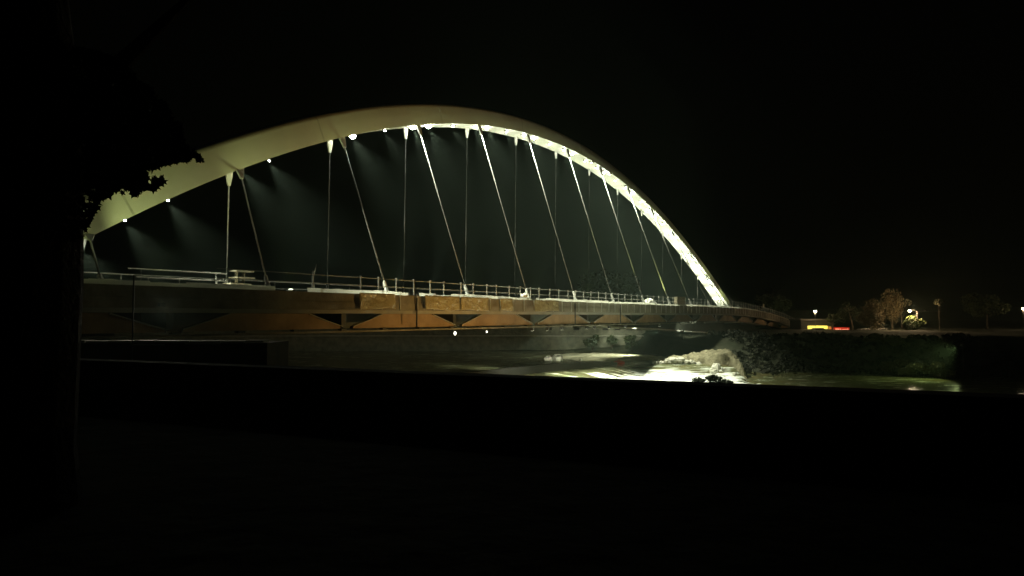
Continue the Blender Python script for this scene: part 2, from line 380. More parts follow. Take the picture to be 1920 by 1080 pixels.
for i, tg, kp, an in ((7.6, (13, 101, .3), 1.2, 58), (6.4, (9, 98, .3), .4, 38), (4.4, (-3, 80, 0), 1.6, 26), (5.5, (5.2, 94, .4), .55, 16), (4.1, (2, 68.5, -1), .30, 120), (4.7, (8, 73, -1), .5, 120), (5.3, (12, 76, -1), .5, 110), (5.9, (14, 79, -1), .24, 100)):  # assumed lamps, added to light gravel, rocks and weir
    t = tt(i, LN); p = Vector(B(t, 35.4, zd(t) - 2.9))
    f = MB().box(p, (.4, .3, .3), rz=.2).build("assumed_under_deck_floodlight", M['dark'], bridge)
    MB().box(p + Vector((0, 0, -.152)), (.3, .2, .006)).build("lens", M['lensoff'], f)
    o = add_spot("under_deck_spot", BW(t, 35.2, zd(t) - 3.4), tg, P_WEIR * kp, C_WHITE, an, .9, .15)

# ------------------------------------------------------------------ things standing on the bridge
def bpt(i, L, dz=0): t = tt(i, L); return BW(t, L, zd(t) + dz)
# plastic sheets over the fascia
def sheeting(ia, ib, label):
    ta, tb = tt(ia, LN), tt(ib, LN); n = int((tb - ta) / .16); rs = []
    sx = random.uniform(0, 9)
    top = []
    g = []
    for a in range(n + 1):
        t = ta + (tb - ta) * a / n; row = []
        for c in range(13):
            v = c / 12
            fb = float(fbm(np.array([t * .9 + v * 1.3 + sx]), np.array([v * 1.6 - t * .35]), 6, 4)[0]); fr = abs(float(fbm(np.array([t * 1.7 - v * 1.1 + sx]), np.array([v * 1.2 + t * .6]), 16, 3)[0]) - .45); off = .04 + .16 * fb + .22 * max(0, .16 - fr) + .05 * v
            row.append(Vector((t - ta, 34.78 - off - 34.78, .03 - v * (1.12 + .05 * math.sin(t * 1.3)))))
        g.append(row)
    m = MB(); m.add([q for r in g for q in r], [(a * 13 + c, a * 13 + c + 1, (a + 1) * 13 + c + 1, (a + 1) * 13 + c) for a in range(n) for c in range(12)])
    o = m.build("plastic_sheet", M['sheet'], None, smooth=True, loc=BW(ta, 34.78, zd(ta)), rz=BRZ, fix=False)
    sm = o.modifiers.new("thickness", 'SOLIDIFY'); sm.thickness = .012
    tag(o, label, "plastic sheet", "plastic sheets hung over the bridge fascia"); return o
sheeting(1.66, 2.02, "crumpled sheet on the bridge edge left of the second slanted cable's foot")
sheeting(2.36, 2.80, "shiny golden sheet on the bridge edge, leftmost of the brightly glinting run")
sheeting(2.82, 3.22, "brightest crinkled golden sheet, below the foot of the third slanted cable")
sheeting(3.42, 3.62, "small glinting sheet on the bridge edge left of the white sack")
sheeting(4.02, 4.5, "golden sheet on the bridge edge right of the white sack and fourth slanted cable")

# timber stack at the second far cable's foot
ts_ = empty("timber_stack", bpt(1.07, 43.6, -.3), BRZ)
tag(ts_, "stack of pale timber boards laid flat around the foot of the thick vertical cable", "timber stack")
for q, (z, ln) in enumerate(((1.02, 1.7), (1.48, 1.5), (1.95, 1.5))):
    m = MB()
    for w_ in range(4): m.box((random.uniform(-.08, .08) + (-.3 if q == 0 else 0), w_ * .24 - .36, z), (ln, .2, .09))
    m.build("board_layer", M['wood'], ts_)
for q in (-.3, .3): MB().box((q, .2, .94), (.06, .3, 1.88)).build("bearer", M['wood'], ts_)
# long scaffold tubes left of the stack
for q, (dz, ia, ib, lab) in enumerate(((.62, .25, .85, "lower pale scaffold tube running left from the timber stack along the deck"), (1.1, .2, .85, "upper dim scaffold tube running left from the timber stack along the deck"))):
    a, b = bpt(ia, 40.5, dz + .1), bpt(ib, 40.5, dz + .1)
    m = MB().tube([(0, 0, 0), b - a], .035, 8)
    for f in (.12, .88): m.tube([(b - a) * f, (b - a) * f - Vector((0, 0, dz + .28))], .02, 6)
    tag(m.build("scaffold_tube", M['steel'], None, loc=a), lab, "scaffold tube", "scaffold tubes on the deck")
# bent post marker
p = bpt(1.33, 35.5, .08)
m = MB().tube([(0, 0, 0), (.0, 0, .9), (.05, 0, 1.15)], [.10, .05, .05], 8); m.tube([(.05, 0, 1.1), (.16, 0, 1.35), (.28, 0, 1.75)], [.05, .035, .02], 6); m.tube([(.05, 0, 1.1), (-.05, 0, 1.3)], [.04, .03], 6)
o = m.build("bent_post", M['steel'], None, loc=p, rz=BRZ); tag(o, "short steel post with a bent hooked top standing alone on the bridge kerb", "post")
# white sack
m = MB().sphere((0, 0, .26), (.42, .34, .30), 14, 8, .04); m.sphere((.1, 0, .56), (.10, .09, .06), 8, 5, .1)
o = m.build("white_sack", M['white'], None, smooth=True, loc=bpt(4.0 - .05, 35.35, .09), rz=BRZ); tag(o, "round white bulk sack sitting on the kerb beside the railing", "sack")
# pale crate and covered heap near the right end
c = empty("pale_crate", bpt(8.45, 35.35, .1), BRZ); tag(c, "pale yellow crate with a dark band on the bridge edge before the arch foot", "crate")
MB().box((0, 0, .36), (3.6, .5, .68)).build("box", M['cream'], c); MB().box((0, 0, .98), (3.5, .5, .5)).build("upper_box", M['cream'], c)
m = MB()
for q in (-1.5, 0, 1.5): m.box((q, 0, .715), (.2, .45, .03))
m.build("spacer", M['wood'], c)
m = MB().box((0, 0, .0), (.01, .01, .01)); 
rs = []
for x, hgt in ((-2.4, .05), (-1.8, .8), (-1, 1.25), (0, 1.35), (.9, 1.2), (1.7, .85), (2.3, .05)):
    rs.append([(x, -.7, 0), (x, -.55, hgt * .7), (x, -.1, hgt), (x, .4, hgt * .8), (x, .7, 0)])
o = MB().loft(rs).build("covered_heap", M['white'], None, smooth=True, loc=bpt(7.7, 37.6, -.28), rz=BRZ); tag(o, "low heap under a pale cover standing behind the railing left of the crate", "covered heap")
c = empty("deck_sign", bpt(13.85, 35.25, 1.2), BRZ); tag(c, "tiny pale sign panel fixed above the railing beyond the arch foot", "sign")
MB().box((0, 0, .35), (1.1, .06, .7)).build("sign_panel", M['cream'], c); MB().tube([(0, .06, -.6), (0, .06, .6)], .04, 6).build("sign_post", M['steel'], c)

# ------------------------------------------------------------------ ground, river, weir
CB = Vector((13.6, 88.6, 0))
def flow_s(x, y):
    s1 = .797 * (x - 13.6) - .605 * (y - 88.6); s2 = 88.3 - y + 30 * np.clip((x - 27.5) / 3.5, 0, 1)
    return np.minimum(s1, s2)
def smooth(a, b, x):
    u = np.clip((x - a) / (b - a), 0, 1); return u * u * (3 - 2 * u)
def grid(name, xs, ys, zf, material, attrs=None, smoothf=True):
    X, Y = np.meshgrid(xs, ys); Z = zf(X, Y); ny, nx = X.shape
    v = np.stack([X, Y, Z], -1).reshape(-1, 3)
    a = (np.arange(ny - 1)[:, None] * nx + np.arange(nx - 1)[None]).ravel()
    f = np.stack([a, a + 1, a + nx + 1, a + nx], -1)
    me = bpy.data.meshes.new(name); me.from_pydata(v.tolist(), [], f.tolist()); me.update()
    me.polygons.foreach_set('use_smooth', [smoothf] * len(me.polygons)); me.materials.append(material)
    if attrs:
        for nm, fn in attrs.items():
            at_ = me.attributes.new(nm, 'FLOAT', 'POINT'); at_.data.foreach_set('value', fn(X, Y).ravel().astype(np.float32))
    o = bpy.data.objects.new(name, me); COL.objects.link(o); return o

# terrain: promenade near, river bed, far and right banks
def wall_y(x): return 11.1 + (x + 1.79) * (8.07 - 11.1) / (4.84 + 1.79)
def shore(x):   # far shoreline depth
    return np.interp(x, [-400, -60, 5, 22, 24.5, 27, 30, 40, 48, 54, 60, 90, 400], [119, 119, 117, 116, 96, 88, 88, 92, 91, 85, 83, 84, 60])
def terr(X, Y):
    n = fbm(X * .12, Y * .12, 3)
    near = wall_y(X) + .6
    z_near = 4.35
    zr = -4.0
    z = zr + (z_near - zr) * (1 - smooth(near - .2, near + 7, Y))
    d = Y - shore(X)
    top = np.interp(X, [-400, 20, 30, 60, 120, 400], [4.2, 3.4, 2.6, 2.9, 3.2, 3.2])
    rise = np.interp(X, [-400, 22, 27, 45, 400], [10, 10, 30, 30, 26])
    up = smooth(-8, 0, d) * 2.2 + (top + 1.8) * smooth(0, 1, d / rise) + (n - .45) * 1.2 * smooth(0, 6, d)
    z = np.where(Y > near + 12, zr + up, z)
    z = z + np.where(Y > 500, (Y - 500) * .0, 0)
    return z
xs = np.concatenate([np.linspace(-600, -90, 18)[:-1], np.linspace(-90, 100, 150)[:-1], np.linspace(100, 600, 18)])
ys = np.concatenate([np.linspace(-60, 3, 8)[:-1], np.linspace(3, 30, 55)[:-1], np.linspace(30, 80, 15)[:-1], np.linspace(80, 160, 75)[:-1], np.linspace(160, 900, 30)])
M['ground'] = mat("bank_earth", (.018, .024, .010), (.05, .048, .026), .35, .95, bump=.5, bscale=2)
tag(grid("ground", xs, ys, terr, M['ground']), kind="structure")

def river_z(X, Y):
    s = flow_s(X, Y); sh = smooth(0, 8.5, s)
    rough = smooth(2.5, 7, s) * (1 - smooth(14, 24, s))
    lam = fbm(X * .9, Y * .35, 5); lam2 = fbm(X * 2.6, Y * 1.1, 9)
    z = -1.6 * sh + rough * (lam - .45) * .75 + rough * (lam2 - .45) * .35 + (fbm(X * .5, Y * .5, 2) - .47) * .05
    return z
xs = np.concatenate([np.linspace(-160, -8, 50)[:-1], np.linspace(-8, 34, 190)[:-1], np.linspace(34, 160, 60)])
ys = np.concatenate([np.linspace(15, 66, 24)[:-1], np.linspace(66, 100, 130)[:-1], np.linspace(100, 121, 20)])
def river_mat():
    m = bpy.data.materials.new("river_water"); m.use_nodes = True; n = m.node_tree; b = n.nodes["Principled BSDF"]; L = n.links.new
    b.inputs["Specular IOR Level"].default_value = .4
    tc = n.nodes.new("ShaderNodeTexCoord"); mp = n.nodes.new("ShaderNodeMapping")
    # streaks run downstream (down and to the right of the crest)
    mp.inputs["Rotation"].default_value = (0, 0, R(48)); mp.inputs["Scale"].default_value = (.22, 1.5, 1)
    L(tc.outputs["Object"], mp.inputs[0])
    no = n.nodes.new("ShaderNodeTexNoise"); no.inputs["Scale"].default_value = 1.1; no.inputs["Detail"].default_value = 7; no.inputs["Roughness"].default_value = .6
    L(mp.outputs[0], no.inputs["Vector"])
    att = n.nodes.new("ShaderNodeAttribute"); att.attribute_name = "foam"
    a1 = n.nodes.new("ShaderNodeMath"); a1.operation = 'MULTIPLY_ADD'; a1.inputs[1].default_value = 3.4; a1.inputs[2].default_value = -1.72
    L(no.outputs["Fac"], a1.inputs[0])
    a2 = n.nodes.new("ShaderNodeMath"); a2.operation = 'ADD'; L(a1.outputs[0], a2.inputs[0]); L(att.outputs["Fac"], a2.inputs[1])
    mr = n.nodes.new("ShaderNodeMapRange"); mr.interpolation_type = 'SMOOTHSTEP'; mr.inputs[1].default_value = .22; mr.inputs[2].default_value = .80
    L(a2.outputs[0], mr.inputs[0])
    # turbid green water with brownish streaks on the glide of the weir
    cr = n.nodes.new("ShaderNodeValToRGB"); cr.color_ramp.elements[0].color = (.10, .075, .03, 1); cr.color_ramp.elements[1].color = (.13, .15, .075, 1)
    cr.color_ramp.elements[0].position = .35; cr.color_ramp.elements[1].position = .6
    L(no.outputs["Fac"], cr.inputs[0])
    mx = n.nodes.new("ShaderNodeMix"); mx.data_type = 'RGBA'; mx.inputs[7].default_value = (.82, .84, .80, 1)
    L(mr.outputs[0], mx.inputs[0]); L(cr.outputs[0], mx.inputs[6]); L(mx.outputs[2], b.inputs["Base Color"])
    mr2 = n.nodes.new("ShaderNodeMapRange"); mr2.inputs[3].default_value = .17; mr2.inputs[4].default_value = .8; L(mr.outputs[0], mr2.inputs[0]); L(mr2.outputs[0], b.inputs["Roughness"])
    rp = n.nodes.new("ShaderNodeTexNoise"); rp.inputs["Scale"].default_value = 1.6; rp.inputs["Detail"].default_value = 5; L(tc.outputs["Object"], rp.inputs["Vector"])
    bp = n.nodes.new("ShaderNodeBump"); bp.inputs["Strength"].default_value = .5; bp.inputs["Distance"].default_value = .08
    L(rp.outputs["Fac"], bp.inputs["Height"]); L(bp.outputs[0], b.inputs["Normal"])
    return m
def foam_a(X, Y):
    s = flow_s(X, Y)
    right = smooth(4, 14, X)
    return smooth(1.6, 8.0, s + right * .8) * (1 - smooth(12, 18, s)) * (.7 + .3 * right) * (Y > 60) * (1 - smooth(25, 29, X))
tag(grid("river_water", xs, ys, river_z, river_mat(), {"foam": foam_a}), kind="structure")

# near-black concrete wall along the weir crest
A0 = Vector((-22, 41.7, 0)); rs = []
for f in np.linspace(0, 1, 30):
    p = A0.lerp(CB, f); hgt = .78 if f < .75 else .78 - (f - .75) / .25 * .6
    n_ = Vector((.797, -.605, 0)); j = random.uniform(-.03, .03)
    rs.append([p - n_ * .35 + Vector((0, 0, -1.5)), p + n_ * .35 + Vector((0, 0, -1.5)), p + n_ * .3 + Vector((0, 0, hgt + j)), p - n_ * .3 + Vector((0, 0, hgt + j))])
tag(MB().loft(rs).build("weir_wall", mat("near_black_concrete", (.006, .006, .005), (.012, .011, .009), 2, .7)), "low dark concrete wall along the crest of the weir", "weir wall")

# gravel bar by the far quay
M['gravel'] = mat("gravel", (.22, .21, .12), (.60, .57, .42), .9, .95, bump=.6, bscale=3, stretch=(.35, 1, 1))
def bar_z(X, Y):
    e = 1 - np.sqrt(((X - 14.3) / 9.0) ** 2 + ((Y - 103) / 12) ** 2) + (fbm(X * .35, Y * .35, 11) - .45) * .9
    return -.5 + 1.2 * np.clip(e + .25, -1, .75) + (fbm(X * 1.5, Y * 1.5, 4) - .45) * .25
tag(grid("gravel_bar", np.linspace(2, 30, 70), np.linspace(89, 118, 70), bar_z, M['gravel']), kind="structure")
# rubble mound at the right end of the weir
def mound_z(X, Y):
    n = fbm(X * .8, Y * .8, 21)
    h = np.interp(X, [16.5, 18.5, 20.5, 22, 24, 26, 27.8, 28.4, 29.2], [-2.4, .15, .55, .75, 1.1, 1.55, 1.5, .9, -2.6])
    yf = np.interp(X, [17, 20, 24, 28.5], [89.5, 88, 86.2, 83.4])
    fr = smooth(0, 1, (Y - yf + (n - .5) * 1.5) / np.interp(X, [18, 24, 28], [1.6, 3.0, 4.2])); bk = 1 - smooth(91.5, 95, Y)
    return -2.6 + (h + 2.6) * np.minimum(fr * .78 + .22, 1) * bk * (Y > yf - 2.5) * smooth(-2.2, 0, Y - yf) + (n - .5) * .5 + (fbm(X * 2.2, Y * 2.2, 8) - .45) * .8
tag(grid("rubble_mound", np.linspace(14, 31, 90), np.linspace(80, 96, 80), mound_z, mat("rubble_earth", (.12, .105, .06), (.30, .27, .18), 1.6, .95, bump=1.0, bscale=5)), kind="structure")

def boulder(p, r, label, group, m='rock', name="boulder"):
    b = MB(); b.sphere((0, 0, 0), (r, r * random.uniform(.7, 1), r * random.uniform(.55, .8)), 9, 6, .16)
    o = b.build(name, M[m], None, loc=p, rz=random.uniform(0, 6)); tag(o, label, "boulder", group); return o
for px, py, r in ((1228, 681, .45), (1240, 680, .38), (1252, 679, .5), (1262, 675, .75), (1274, 676, .65), (1285, 679, .6), (1296, 680, .5), (1308, 682, .45), (1250, 676, .4), (1268, 681, .4)):
    boulder(at(px, py, 88), r, "pale boulder in the jumbled row along the back edge of the white weir", "boulders along the weir")
for px, py, r, lab in ((1342, 688, .6, "larger pale boulder in the water at the foot of the rubble mound"), (1336, 695, .55, "pale boulder just below the larger one at the mound's foot"), (1357, 693, .35, "small boulder on the right slope of the rubble mound"), (1376, 701, .3, "small boulder at the right end of the white foam")):
    boulder(at(px, py, 81), r, lab, "boulders at the rubble mound")
for px, py, r, lab in ((1028, 674, .75, "left half of the pale rock pair in the river before the gravel bar"), (1045, 673, .95, "right half of the pale rock pair in the river, with a dark hollow"), (1088, 677, .3, "small white stone standing in the water right of the pale rock pair"), (1131, 684, .3, "lone white stone on the weir crest left of the red float")):
    p = at(px, py, 94 if px < 1100 else 86); boulder((p[0], p[1], max(p[2], .05)), r, lab, "rocks in the upper river")
gf = empty("assumed_ground_floodlight", (27.2, 111.0, 2.2)); tag(gf, "assumed small dark floodlight, unseen, on the bank under the bridge aimed up at its underside", "floodlight")  # assumed lamp, added to light the bridge's pale bottom flange
MB().tube([(0, 0, -2.5), (0, 0, 1.2)], .06, 6).build("pole", M['dark'], gf); MB().box((0, .1, 1.35), (.5, .3, .3)).build("lamp_head", M['dark'], gf)
add_spot("ground_spot", (27.4, 111.4, 3.9), BW(136, 40.5, 4.6), 2600, C_WHITE, 66, 1.0, .15)
m = MB().sphere((0, 0, 0), (.75, .4, .32), 12, 7, .05); m.tube([(0, 0, .2), (0, 0, .5)], .05, 6)
o = m.build("red_float", M['red'], None, smooth=True, loc=at(1160, 680, 88)); tag(o, "red float lying on the weir crest beside white stones", "float")

# ------------------------------------------------------------------ plants
def leafcloud(m, c, r, n, size, shell=.55, clumps=9, flat=1.0, seed=None):
    rg = np.random.default_rng(seed if seed is not None else random.randrange(10 ** 6))
    cl = []
    for q in range(clumps):
        d = rg.normal(size=3); d /= np.linalg.norm(d); k = rg.uniform(.35, .85)
        cl.append((np.array(c) + d * k * np.array(r), np.array(r) * rg.uniform(.28, .5)))
    for q in range(n):
        cc, rr = cl[rg.integers(len(cl))]
        d = rg.normal(size=3); d /= np.linalg.norm(d); p = cc + d * rr * rg.uniform(shell, 1.0)
        a = rg.normal(size=3); a /= np.linalg.norm(a); b = np.cross(a, rg.normal(size=3)); b /= np.linalg.norm(b)
        s = size * rg.uniform(.6, 1.3)
        m.add([p - a * s, p + b * s * .5, p + a * s, p - b * s * .5], [(0, 1, 2, 3)])
def tree(loc, h, cr, ch, leafm, label, name="tree", n=1500, size=.25, lean=0.0, group=None, cat="tree", trunk=.22, clumps=10, seed=None):
    rnd = random.Random(seed if seed is not None else h * 100)
    o = empty(name, loc); tag(o, label, cat, group)
    m = MB(); cz_ = h - ch * .5
    m.tube([(0, 0, -.5), (lean * .3, 0, h * .3), (lean * .7, .1, h * .6), (lean, 0, h * .9)], [trunk, trunk * .8, trunk * .55, trunk * .15], 8)
    for q in range(7):
        a = q * 2.4; z0 = h * (.35 + .07 * q); k = rnd.uniform(.5, .85)
        m.tube([(lean * z0 / h, 0, z0), (lean * z0 / h + math.cos(a) * cr * k * .5, math.sin(a) * cr * k * .5, z0 + h * .1), (lean + math.cos(a) * cr * k, math.sin(a) * cr * k, min(h * .97, z0 + h * .22))], [trunk * .4, trunk * .25, trunk * .08], 5)
    m.build("trunk", M['bark'], o)
    m = MB(); leafcloud(m, (lean, 0, cz_), (cr, cr, ch * .5), n, size, clumps=clumps, seed=seed)
    m.build("crown", leafm, o, fix=False); return o
def bush(loc, r, h, leafm, label, n=500, size=.18, group=None, cat="bush", seed=None):
    o = empty("bush", loc); tag(o, label, cat, group)
    m = MB()
    for q in range(5): a = q * 1.3; m.tube([(0, 0, -.3), (math.cos(a) * r * .4, math.sin(a) * r * .4, h * .6)], [.05, .02], 5)
    m.build("stem", M['bark'], o)
    m = MB(); leafcloud(m, (0, 0, h * .5), (r, r * .8, h * .5), n, size, clumps=7, seed=seed); m.build("foliage", leafm, o, fix=False); return o

# ------------------------------------------------------------------ far quay wall with openings, seen under the deck
qx0, qx1, qy = -70.0, 23.6, 121.0
q_ = empty("quay_wall", (0, qy, 0)); tag(q_, "long dim stone quay wall with dark square openings seen under the bridge", "quay wall")
m = MB(); m.box(((qx0 + qx1) / 2, 1.2, .9), (qx1 - qx0, 2.0, 3.2)).build("lower_wall", M['stone'], q_)
m = MB(); wins = [at(px, 612, qy)[0] for px in (1030, 1082, 1137, 1160, 1184)]; zl, zh = 3.55, 4.75
edges = [qx0] + [e for x in wins for e in (x - .55, x + .55)] + [qx1 - .1]
m.box(((qx0 + qx1) / 2, 1.7, (2.62 + zl) / 2), (qx1 - qx0 - .2, 1.2, zl - 2.62)); m.box(((qx0 + qx1) / 2, 1.7, zh + .5), (qx1 - qx0 - .2, 1.2, 1.0))
for a, b in zip(edges[::2], edges[1::2]): m.box(((a + b) / 2, 1.7, (zl + zh) / 2), (b - a, 1.19, zh - zl - .006))
m.build("upper_wall", M['stone'], q_)
MB().box(((qx0 + qx1) / 2, .98, 2.56), (qx1 - qx0 + .1, 2.1, .11)).build("ledge", M['rock'], q_)
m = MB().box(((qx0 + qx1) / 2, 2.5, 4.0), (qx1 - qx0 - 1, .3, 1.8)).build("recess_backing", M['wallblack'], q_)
for px, py0, wpx, lab in ((1110, 657, 15, "taller dark bush at the foot of the quay wall, left of the round one"), (1146, 652, 12, "round dark bush against the quay wall, middle of the three"), (1183, 655, 17, "broad low dark bush at the right end of the quay wall")):
    p = at(px, py0, 118.5); bush((p[0], p[1], p[2]), wpx * 118.5 / F, (py0 - 626) * 118.5 / F, M['leafdark'], lab, 420, .3, "bushes before the quay wall", seed=px)

# lower abutment ledge under the left end of the bridge
ab = empty("abutment_wall", (0, 0, 0)); tag(ab, "dim brown abutment wall with a pale broken coping under the bridge's left end", "abutment wall")
xa, xb, dd = at(60, 640, 31)[0], at(502, 640, 31)[0], 31
MB().box(((xa + xb) / 2, dd + 1.5, 1.4), (xb - xa, 3, 6.8)).build("wall_body", mat("dark_abutment", (.05, .04, .03), (.09, .07, .05), 1, .9), ab)
cx = xa
while cx < xb - .3:
    ln = min(random.uniform(.8, 1.9), xb - cx)
    if random.random() < .8 or cx < xa + 2: MB().box((cx + ln / 2, dd + .2, 4.86 + random.uniform(-.02, .03)), (ln - .05, .75, .1)).build("coping_stone", M['rock'], ab)
    cx += ln
for a, b, z in ((250, 310, 646), (350, 415, 644)):
    x0, x1 = at(a, z, 31)[0], at(b, z, 31)[0]; MB().box(((x0 + x1) / 2, dd - .05, at(a, z, 31)[2]), (x1 - x0, .12, .05)).build("ledge_strip", M['rock'], ab)
t = tt(.25, LN); f = MB().box(B(t, 34.75, zd(t) - 1.0), (.3, .22, .2)).build("assumed_under_deck_floodlight", M['dark'], bridge)  # added lamp, unseen, lights the coping stones
add_spot("coping_spot", BW(t, 34.5, zd(t) - 1.1), at(310, 640, 31), 420, (1, .95, .75), 110, .8, .1)
# slim dark post in front of the deck on the left
p = at(250, 650, 29); o = MB().tube([(0, 0, -1.5), (0, 0, 3.0)], .03, 8).build("slim_post", M['dark'], None, loc=p); tag(o, "slim dark post standing before the deck at the bridge's left end", "post")

# ------------------------------------------------------------------ near: promenade wall, tree on the left, assumed work light below the wall
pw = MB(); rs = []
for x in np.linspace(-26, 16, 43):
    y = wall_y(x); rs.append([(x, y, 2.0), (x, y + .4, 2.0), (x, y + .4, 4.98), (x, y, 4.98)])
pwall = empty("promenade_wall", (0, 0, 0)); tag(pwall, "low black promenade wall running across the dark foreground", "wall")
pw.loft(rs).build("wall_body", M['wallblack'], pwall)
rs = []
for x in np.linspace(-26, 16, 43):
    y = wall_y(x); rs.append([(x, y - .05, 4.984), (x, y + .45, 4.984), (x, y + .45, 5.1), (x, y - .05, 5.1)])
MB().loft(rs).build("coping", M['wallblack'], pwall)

tr = empty("near_tree", (-4.42, 6.0, 4.3)); tag(tr, "black silhouetted broadleaf tree hiding the bridge's left end", "tree")
m = MB(); m.tube([(0, 0, -.3), (.03, 0, .6), (.08, 0, 2.0), (.02, .1, 3.6), (-.1, .2, 5.5)], [.68, .56, .54, .5, .3], 14)
m.tube([(0, 0, 2.6), (.5, .1, 3.3), (1.1, .2, 3.75)], [.18, .1, .04], 7); m.tube([(0, 0, 2.9), (.6, .4, 3.9), (1.3, .6, 4.8)], [.16, .1, .03], 7)
m.build("trunk", M['bark'], tr)
# crown: maple-like leaves hanging in sprays; the lower right fringe overlaps the arch
def maple(m, p, s, a0, tilt):
    n_ = 10; vs = [p]
    ax = Vector((math.cos(a0), tilt, math.sin(a0))).normalized(); ay = Vector((-math.sin(a0), tilt * .5, math.cos(a0))).normalized()
    for q in range(n_):
        rr = s * (1.0 if q % 2 == 0 else .48) * random.uniform(.8, 1.15); th = 2 * math.pi * q / n_
        vs.append(p + ax * rr * math.cos(th) + ay * rr * math.sin(th))
    m.add(vs, [(0, 1 + q, 1 + (q + 1) % n_) for q in range(n_)])
m = MB()
edge = [(150, 446), (172, 405), (188, 372), (214, 356), (232, 352), (252, 364), (262, 352), (290, 350), (297, 330), (276, 330), (268, 318), (300, 308), (318, 300), (342, 296), (360, 292), (372, 292), (355, 278), (340, 262), (330, 230), (300, 190), (260, 150), (200, 100), (60, 60), (-120, 60), (-120, 446)]
def inside(x, y):
    c = False; j = len(edge) - 1
    for i in range(len(edge)):
        xi, yi = edge[i]; xj, yj = edge[j]
        if (yi > y) != (yj > y) and x < (xj - xi) * (y - yi) / (yj - yi) + xi: c = not c
        j = i
    return c
k = 0; rnd = random.Random(5)
while k < 5200:
    x, y = rnd.uniform(-120, 380), rnd.uniform(60, 450)
    if not inside(x, y): continue
    d = rnd.uniform(5.3, 7.2)
    maple(m, Vector(at(x, y, d)) - Vector(tr.location), rnd.uniform(.025, .055), rnd.uniform(0, 6.3), rnd.uniform(-.6, .6)); k += 1
for x, y, s in ((345, 294, .055), (362, 293, .05), (370, 296, .03), (322, 300, .05), (290, 340, .06), (300, 334, .055), (285, 352, .05), (246, 362, .05), (228, 356, .035)):
    for q in range(5): maple(m, Vector(at(x + rnd.uniform(-7, 7), y + rnd.uniform(-5, 5), 6.2)) - Vector(tr.location), s * rnd.uniform(.6, 1), rnd.uniform(0, 6), rnd.uniform(-.5, .5))
m.build("crown", M['leafdark'], tr, fix=False)

wl = empty("assumed_work_floodlight", (9, 48, -2.6)); tag(wl, "assumed sodium work floodlight, unseen, on a post in the shallow pool below the promenade wall", "floodlight")  # assumed lamp, added for the orange light on the deck side
m = MB().tube([(0, 0, -2.5), (0, 0, 3.2)], .05, 8)
m.build("pole", M['dark'], wl); MB().box((0, .0, 3.4), (.7, .3, .5)).build("lamp_head", M['dark'], wl)
MB().box((0, .17, 3.4), (.6, .03, .4)).build("lens", mat("assumed_sodium_lens", (.9, .6, .3), emit=C_SOD, estr=8), wl)
add_spot("assumed_sodium_spot", (8.6, 48.4, .8), BW(tt(3.1, LN), LN, 6.8), P_SODIUM, C_SOD, 128, 1.0, .25)

# ------------------------------------------------------------------ right bank: lamps, shop, cars, trees
def street_lamp(px, py, d, power, label, arm=0.0, lit=True):
    p = at(px, py, d); gz = 2.2
    o = empty("street_lamp", (p[0], p[1], gz)); tag(o, label, "street lamp", "street lamps on the right bank")
    h = p[2] - gz
    MB().tube([(arm, 0, -.5), (arm, 0, h * .98), (arm * .5, 0, h + .12), (0, 0, h + .08)] if arm else [(0, 0, -.5), (0, 0, h)], .06, 8).build("pole", M['dark'], o)
    MB().sphere((0, 0, h + .12), (.42, .3, .10), 10, 5).build("lamp_head", M['dark'], o)
    if lit:
        MB().sphere((0, -.05, h - .06), (.30, .28, .24), 12, 7).build("bulb", M['bulb'], o, smooth=True)
        add_point("street_light", (p[0], p[1] - .1, p[2] - .45), power, (1.0, .70, .36), .2)
    return o
street_lamp(1528, 583, 150, 700, "lit street lamp on a straight pole above the yellow shop")
street_lamp(1705, 582, 140, 3000, "lit street lamp on a curved arm above the yellow-green tree", arm=1.4)
street_lamp(1735, 583, 139, 0, "unlit street lamp with an arm just right of the lit one", arm=-1.6, lit=False)
street_lamp(1918, 578, 150, 300, "lit street lamp cut by the photograph's right edge")

sh = empty("lit_shop", at(1533, 624, 152)); tag(sh, "small dark shop with a glowing yellow front on the right bank", "shop")
MB().box((0, 3.3, .9), (7.2, 6, 3.6)).build("wall", M['render'], sh); MB().box((0, 3.2, 2.85), (7.6, 6.6, .3)).build("roof", M['dark'], sh)
MB().box((0, .22, .80), (4.3, .1, 1.5)).build("window", M['shopglow'], sh)
MB().box((2.62, .22, .70), (.55, .1, 1.4)).build("door", mat("lit_door", (.5, .35, .1), emit=(1.0, .55, .08), estr=.28), sh)
add_point("shop_glow", tuple(Vector(sh.location) + Vector((0, -1.5, 1.2))), 60, (1, .75, .2), .3)
sg = empty("red_sign", at(1575, 621, 151)); tag(sg, "glowing red sign band with pink blurred lettering right of the yellow shop", "sign")
MB().box((0, .2, .1), (4.0, .2, 1.5)).build("sign_board", M['signred'], sg)
m = MB(); x = -1.55
while x < 1.7:
    w_ = random.uniform(.15, .36); hh = random.uniform(.25, .55); m.box((x, .07, .3 + random.uniform(-.08, .08)), (w_, .05, hh)); x += w_ + random.uniform(.05, .14)
m.build("lettering", M['signpink'], sg)
for q in (-1.8, 1.8): MB().tube([(q, .3, -2), (q, .3, .8)], .06, 6).build("leg", M['dark'], sg)

